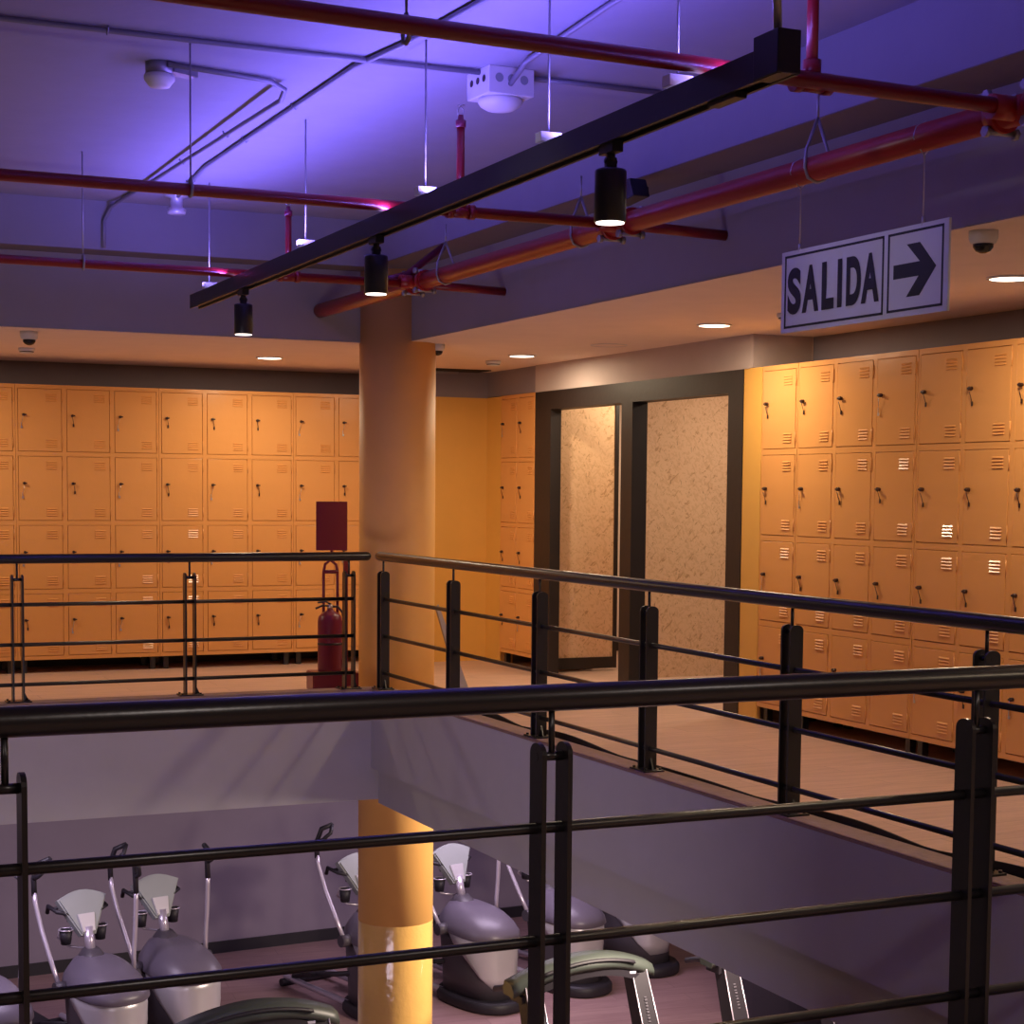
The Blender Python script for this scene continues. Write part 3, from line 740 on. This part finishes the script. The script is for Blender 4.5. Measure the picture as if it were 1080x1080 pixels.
MB().tube([(0.01, 0, 0.445), (-0.05, 0, 0.45), (-0.10, 0, 0.43)], 0.007, 8).tube([(0.01, 0, 0.455), (-0.03, 0, 0.475), (-0.085, 0, 0.47)], 0.006, 8).build('lever', 'rubber_black', fe)
MB().tube([(0.015, 0, 0.44), (0.055, 0, 0.44), (0.085, -0.01, 0.40), (0.097, -0.02, 0.33), (0.100, -0.03, 0.2), (0.098, -0.03, 0.06)], 0.008, 10).build('hose', 'rubber_black', fe)
MB().tube([(0.098, -0.03, 0.10), (0.100, -0.03, 0.03)], [0.009, 0.014], 10).build('nozzle', 'rubber_black', fe)

# leaning grey board by the column
bd = MB().loft([[(0.0, 0.0, 0.0), (0.035, 0.02, 0.0), (0.035, 0.0, 0.0), (0.0, -0.02, 0.0)], [(-0.17, -0.18, 0.60), (-0.165, -0.175, 0.60), (-0.165, -0.18, 0.60), (-0.17, -0.185, 0.60)]], smooth=False)
bd = MB().prism([(0.12, 0.0), (0.20, 0.0), (-0.02, 0.61), (-0.04, 0.58)], 'y', -0.008, 0.008, bev=0.001)
bd = bd.build('leaning_board', 'board_grey', None, (4.345, 10.60, 0.0))
bd.rotation_euler = (math.radians(-6), 0, math.radians(12))
tag(bd, 'grey triangular folded board leaning beside the base of the column', 'board')

# small bullet camera below the rear slab edge
for (x, y, z, lb) in [(3.03, EY + 0.42, -0.56, 'tiny bullet camera hanging under the rear slab edge left of the column'), (1.36, EY + 0.42, -0.56, 'tiny bullet camera under the rear slab edge at the left picture border')]:
    t = thing('bullet_camera', lb, 'security camera', (x, y, z))
    MB().tube([(0, 0, 0.27), (0, 0, -0.02)], 0.008, 8).build('stalk', 'rubber_black', t)
    MB().tube([(0, 0.03, -0.02), (0, -0.06, -0.045)], 0.022, 14).build('housing', 'elliptical_dark', t)
    MB().tube([(0, -0.055, -0.0435), (0, -0.064, -0.046)], 0.017, 14).build('lens', 'steel', t)

# ------------------------------------------------------------------ elliptical trainers
def sup(cx, cy, a, b, z, n=40, e=2.5, zf=0.0):
    pts = []
    for k in range(n):
        t = 2 * PI * k / n
        c, s = math.cos(t), math.sin(t)
        x = a * math.copysign(abs(c) ** (2 / e), c); y = b * math.copysign(abs(s) ** (2 / e), s)
        pts.append((cx + x, cy + y, z + zf * (y)))
    return pts
def make_elliptical():
    t = thing('elliptical_trainer', 'x', 'elliptical trainer', (0, 0, 0), 0, 'elliptical trainers in a row on the lower floor')
    # front is -y
    MB().loft([sup(0, 0.02, 0.27, 0.44, 0.0), sup(0, 0.02, 0.285, 0.455, 0.02), sup(0, 0.02, 0.285, 0.455, 0.075), sup(0, 0.02, 0.27, 0.43, 0.10)]).build('base_foot', 'rubber_black', t)
    MB().loft([sup(0, 0.05, 0.235, 0.37, 0.095), sup(0, 0.06, 0.235, 0.37, 0.30), sup(0, 0.07, 0.245, 0.385, 0.52), sup(0, 0.07, 0.25, 0.39, 0.61, zf=0.04)]).build('lower_shroud', 'elliptical_dark', t)
    # silver front panel wrapping the front
    secs = []
    for (z, lim, g) in [(0.19, 0.40, 0.004), (0.29, 0.85, 0.010), (0.42, 1.25, 0.014), (0.54, 1.60, 0.016), (0.62, 1.75, 0.014)]:
        row = []
        row2 = []
        for k in range(21):
            th = -PI / 2 + (k / 10 - 1) * lim * 1.0
            c, s = math.cos(th), math.sin(th)
            e = 2.5
            zz = z
            for rr, lst in ((g, row), (-0.01, row2)):
                a, b = 0.243 + rr, 0.375 + rr
                lst.append((a * math.copysign(abs(c) ** (2 / e), c), 0.06 + b * math.copysign(abs(s) ** (2 / e), s), zz ))
        secs.append(row + row2[::-1])
    MB().loft(secs).build('front_panel', 'elliptical_silver', t)
    tp = MB().loft([sup(0, 0.06, 0.264, 0.402, 0.610, zf=0.05), sup(0, 0.06, 0.272, 0.412, 0.625, zf=0.06), sup(0, 0.06, 0.262, 0.398, 0.680, zf=0.08), sup(0, 0.065, 0.232, 0.355, 0.735, zf=0.09),
                    sup(0, 0.09, 0.190, 0.290, 0.790, zf=0.11), sup(0, 0.11, 0.12, 0.19, 0.822, zf=0.11), sup(0, 0.12, 0.03, 0.05, 0.834, zf=0.1)]).build('top_cover', 'elliptical_top', t)
    # small pale round mark on the cover
    lg = MB()
    ring = [(0.030 * math.cos(2 * PI * k / 16), 0.030 * math.sin(2 * PI * k / 16), 0) for k in range(17)]
    lg.tube(ring, 0.0035, 6).tube([(-0.012, -0.012, 0), (0.004, 0.012, 0)], 0.0035, 6).tube([(0.004, 0.012, 0), (0.014, -0.012, 0)], 0.0035, 6)
    lo = lg.build('emblem', 'logo_pale', tp, (0.03, -0.248, 0.712)); lo.rotation_euler = (math.radians(44), 0, 0)
    for s in (-1, 1):
        MB().tube([(s * 0.20, 0.30, 0.075), (s * 0.20, 1.30, 0.075)], 0.026, 12, round_caps=True).build('rail', 'tube_silver', t)
        y0 = 0.95 if s < 0 else 0.70
        MB().box(s * 0.20 - 0.07, s * 0.20 + 0.07, y0 - 0.19, y0 + 0.19, 0.20, 0.235, bev=0.01, M=None).tube([(s * 0.20, y0 + 0.22, 0.11), (s * 0.20, 0.25, 0.34)], 0.022, 10).build('pedal', 'rubber_black', t)
    MB().tube([(-0.26, 1.28, 0.035), (0.26, 1.28, 0.035)], 0.035, 14).build('rear_foot', 'rubber_black', t)
    MB().loft([sup(0, 0.27, 0.13, 0.18, 0.72, 20), sup(0, 0.29, 0.09, 0.11, 0.83, 20), sup(0, 0.30, 0.055, 0.06, 0.88, 20)]).build('neck', 'elliptical_dark', t)
    MB().tube([(0, 0.30, 0.84), (0, 0.36, 1.03)], 0.036, 14).build('post', 'tube_silver', t)
    # console: fan shaped back shell
    prof = [(-0.06, 0.0), (0.06, 0.0), (0.20, 0.29)]
    for k in range(1, 8):
        a = k / 8
        prof.append((0.20 - 0.40 * a, 0.29 + 0.06 * math.sin(PI * a)))
    prof.append((-0.20, 0.29))
    MC = Matrix.Translation((0, 0.35, 0.97)) @ Matrix.Rotation(math.radians(-24), 4, 'X')
    cn = MB().prism(prof, 'y', -0.02, 0.06, M=MC, bev=0.012).build('console', 'console_grey', t)
    MB().prism([(-0.05, 0.02), (0.05, 0.02), (0.07, 0.16), (-0.07, 0.16)], 'y', -0.035, -0.018, M=MC, bev=0.004).build('rear_cover', 'elliptical_silver', cn)
    MB().prism([(-0.12, 0.13), (0.12, 0.13), (0.13, 0.29), (-0.13, 0.29)], 'y', 0.058, 0.066, M=MC).build('screen', 'dome_dark', cn)
    hb = MB()
    for s in (-1, 1):
        hb.tube([(s * 0.12, 0.42, 1.13), (s * 0.20, 0.46, 1.15), (s * 0.21, 0.60, 1.17), (s * 0.20, 0.64, 1.11)], 0.016, 10)
    hb.tube([(-0.21, 0.54, 1.16), (0.21, 0.54, 1.16)], 0.012, 8)
    hb.build('fixed_handlebar', 'rubber_black', t)
    for s in (-1, 1):
        MB().lathe([(0.038, 0.0), (0.050, 0.11)], 16, M=Matrix.Translation((s * 0.14, 0.44, 0.90))).build('cup_holder', 'rubber_black', t)
    ring = MB()
    for s in (-1, 1):
        ring.tube([(s * 0.14 + 0.055 * math.cos(a), 0.44 + 0.055 * math.sin(a), 1.012) for a in [2 * PI * k / 16 for k in range(17)]], 0.005, 6)
    ring.tube([(0.14, 0.49, 1.012), (-0.14, 0.49, 1.012)], 0.005, 6).tube([(-0.18, 0.46, 1.01), (-0.17, 0.52, 0.94), (-0.10, 0.47, 0.87), (0, 0.38, 0.86)], 0.008, 8)
    ring.build('holder_wire', 'tube_silver', t)
    # moving arms
    for s, dy in ((-1, 0.28), (1, -0.04)):
        ym = 0.20
        arm = MB().tube([(s * 0.30, ym, 0.64), (s * 0.31, ym + dy * 0.35 + 0.03, 0.82), (s * 0.32, ym + dy * 0.8 + 0.04, 1.02), (s * 0.325, ym + dy * 1.15 + 0.05, 1.22), (s * 0.325, ym + dy * 1.2 + 0.05, 1.30)], 0.018, 12).build('swing_arm', 'tube_silver', t)
        yy = ym + dy * 1.2 + 0.05
        MB().tube([(s * 0.325, yy, 1.27), (s * 0.325, yy + 0.01, 1.40), (s * 0.30, yy - 0.03, 1.52), (s * 0.24, yy - 0.10, 1.56)], 0.021, 12).tube([(s * 0.325, yy, 1.40), (s * 0.32, yy - 0.07, 1.43), (s * 0.28, yy - 0.14, 1.50), (s * 0.24, yy - 0.10, 1.56)], 0.017, 10).build('grip', 'rubber_black', arm)
        MB().tube([(s * 0.24, ym, 0.64), (s * 0.34, ym, 0.64)], 0.05, 16).build('pivot', 'elliptical_dark', arm)
    return t
TH = math.radians(14)
el0 = make_elliptical()
spots = [(1.70, 12.62, 'elliptical trainer cut by the left picture edge, only its dome showing'),
         (2.58, 12.86, 'elliptical trainer second from the left on the lower floor'),
         (3.22, 13.18, 'elliptical trainer third from the left, beside the open floor'),
         (4.98, 13.36, 'elliptical trainer mostly hidden behind the yellow column'),
         (5.86, 13.42, 'elliptical trainer standing directly right of the yellow column'),
         (6.76, 13.58, 'elliptical trainer behind the nearest railing post pair right of the column'),
         (7.62, 13.90, 'rightmost elliptical trainer, nearly hidden below the slab edge')]
for i, (x, y, lb) in enumerate(spots):
    o = el0 if i == 0 else copy_tree(el0)
    o.location = (x, y, -3.0); o.rotation_euler = (0, 0, TH); o['label'] = lb

# ------------------------------------------------------------------ treadmills
def make_treadmill():
    t = thing('treadmill', 'x', 'treadmill', (0, 0, 0), 0, 'treadmills on the lower floor nearest the opening')
    # front is -y, user stands towards +y
    MB().prism([(-0.30, 0.0), (1.45, 0.0), (1.45, 0.12), (-0.1, 0.20), (-0.30, 0.14)], 'x', -0.38, 0.38, bev=0.01).build('deck', 'rubber_black', t)
    MB().box(-0.25, 0.25, 0.05, 1.43, 0.125, 0.14, M=Matrix.Rotation(math.radians(-2.0), 4, 'X') @ Matrix.Translation((0, 0, 0.06))).build('belt', 'mat_navy', t)
    MB().loft([[(-0.33, -0.42, 0.02), (0.33, -0.42, 0.02), (0.33, 0.02, 0.02), (-0.33, 0.02, 0.02)], [(-0.33, -0.40, 0.15), (0.33, -0.40, 0.15), (0.33, 0.02, 0.26), (-0.33, 0.02, 0.26)], [(-0.28, -0.30, 0.22), (0.28, -0.30, 0.22), (0.28, -0.02, 0.28), (-0.28, -0.02, 0.28)]], smooth=False).build('motor_cover', 'mat_navy', t)
    for s in (-1, 1):
        up = MB().loft([[(s * 0.37 - 0.055, -0.22, 0.1), (s * 0.37 + 0.055, -0.22, 0.1), (s * 0.37 + 0.055, -0.05, 0.1), (s * 0.37 - 0.055, -0.05, 0.1)],
                        [(s * 0.37 - 0.055, 0.02, 0.7), (s * 0.37 + 0.055, 0.02, 0.7), (s * 0.37 + 0.055, 0.16, 0.7), (s * 0.37 - 0.055, 0.16, 0.7)],
                        [(s * 0.36 - 0.05, 0.20, 1.17), (s * 0.36 + 0.05, 0.20, 1.17), (s * 0.36 + 0.05, 0.32, 1.17), (s * 0.36 - 0.05, 0.32, 1.17)]], smooth=False).build('upright', 'rubber_black', t)
        for xx in (-0.056, 0.056):
            MB().tube([(s * 0.37 + xx, -0.225, 0.1), (s * 0.37 + xx, 0.015, 0.7), (s * 0.36 + xx * 0.9, 0.195, 1.16)], 0.004, 6).build('edge_line', 'tube_silver', up)
        mk = MB()
        for k in range(9):
            u = 0.30 + k * 0.04
            z = 0.7 + (1.17 - 0.7) * (u - 0.0) ; y = 0.02 + 0.18 * u
            mk.box(s * 0.365 - 0.008, s * 0.365 + 0.008, y - 0.006, y + 0.0, z - 0.002, z + 0.003 + 0.004 * (k % 2))
        mk.build('lettering_marks', 'conduit_grey', up)
        MB().tube([(s * 0.36, 0.25, 1.12), (s * 0.36, 0.50, 1.08), (s * 0.35, 0.70, 1.02)], 0.022, 10).build('handrail', 'rubber_black', t)
    # arched hood over the uprights
    secs = []
    for k in range(25):
        u = k / 24 * 2 - 1
        x = 0.48 * u
        y = 0.22 + 0.06 * u * u; z = 1.27 - 0.13 * u * u
        w = 0.085 - 0.02 * abs(u)
        secs.append([(x, y - w, z - 0.045), (x, y - w * 1.05, z - 0.005), (x, y - w * 0.6, z + 0.035), (x, y + w * 0.8, z + 0.05), (x, y + w * 1.1, z + 0.0), (x, y + w, z - 0.04)])
    hd = MB().loft(secs).build('console_hood', 'hood_green', t)
    secs = []
    for k in range(25):
        u = k / 24 * 2 - 1
        x = 0.43 * u
        y = 0.22 + 0.06 * u * u; z = 1.215 - 0.13 * u * u
        w = 0.075
        secs.append([(x, y - w, z - 0.035), (x, y - w, z + 0.012), (x, y + w, z + 0.012), (x, y + w, z - 0.035)])
    MB().loft(secs, smooth=False).build('crossbar', 'rubber_black', t)
    secs = []
    for k in range(21):
        u = k / 20 * 1.3 - 0.65
        x = 0.48 * u
        y = 0.22 + 0.06 * u * u; z = 1.285 - 0.13 * u * u
        secs.append([(x, y - 0.078, z - 0.012), (x, y - 0.094, z - 0.004), (x, y - 0.072, z + 0.012), (x, y - 0.06, z + 0.004)])
    MB().loft(secs).build('hood_trim', 'rubber_black', hd)
    MB().box(0.18, 0.32, -0.125, -0.105, -0.030, -0.014, M=Matrix.Translation((0, 0.262, 1.223)) @ Matrix.Rotation(math.radians(8), 4, 'Y') @ Matrix.Rotation(0.12, 4, 'Z')).build('name_plate', 'logo_pale', hd)
    MB().box(-0.16, 0.16, 0.24, 0.27, 1.18, 1.27, bev=0.01).build('display', 'elliptical_dark', t)
    return t
tr0 = make_treadmill()
for i, (x, y, lb) in enumerate([(5.17, 9.88, 'treadmill with grey-green arched hood in front of the elliptical trainers right of the column'),
                                (6.72, 10.0, 'treadmill right of the column whose black upright shows under the slab edge'),
                                (2.86, 9.66, 'treadmill at lower left of which only the pale hood top shows')]):
    o = tr0 if i == 0 else copy_tree(tr0)
    o.location = (x, y, -3.0); o.rotation_euler = (0, 0, math.radians(6)); o.scale = (1.15, 1, 1); o['label'] = lb


# dark covered machine at the lower right
cm = thing('covered_machine', 'dark navy machine cover with pale emblem at the lower right under the slab edge', 'exercise machine', (7.78, 11.25, -3.0), math.radians(6))
MB().loft([sup(0, 0, 0.36, 0.42, 0.0, e=4), sup(0, 0, 0.37, 0.43, 0.10, e=4), sup(0, 0, 0.36, 0.42, 0.74, e=4, zf=0.05), sup(0, 0.02, 0.33, 0.38, 0.80, e=4, zf=0.08)], smooth=False, M=Matrix.Scale(1.3, 4)).build('cover', 'mat_navy', cm)
em = MB().tube([(-0.05, -0.03, 0), (0.0, 0.05, 0), (0.05, -0.03, 0)], 0.005, 6).tube([(-0.035, -0.045, 0), (0.02, 0.0, 0), (0.03, 0.05, 0)], 0.004, 6)
em = em.build('emblem', 'conduit_grey', cm, (-0.15, -0.12, 1.045)); em.rotation_euler = (math.radians(8), 0, 0)
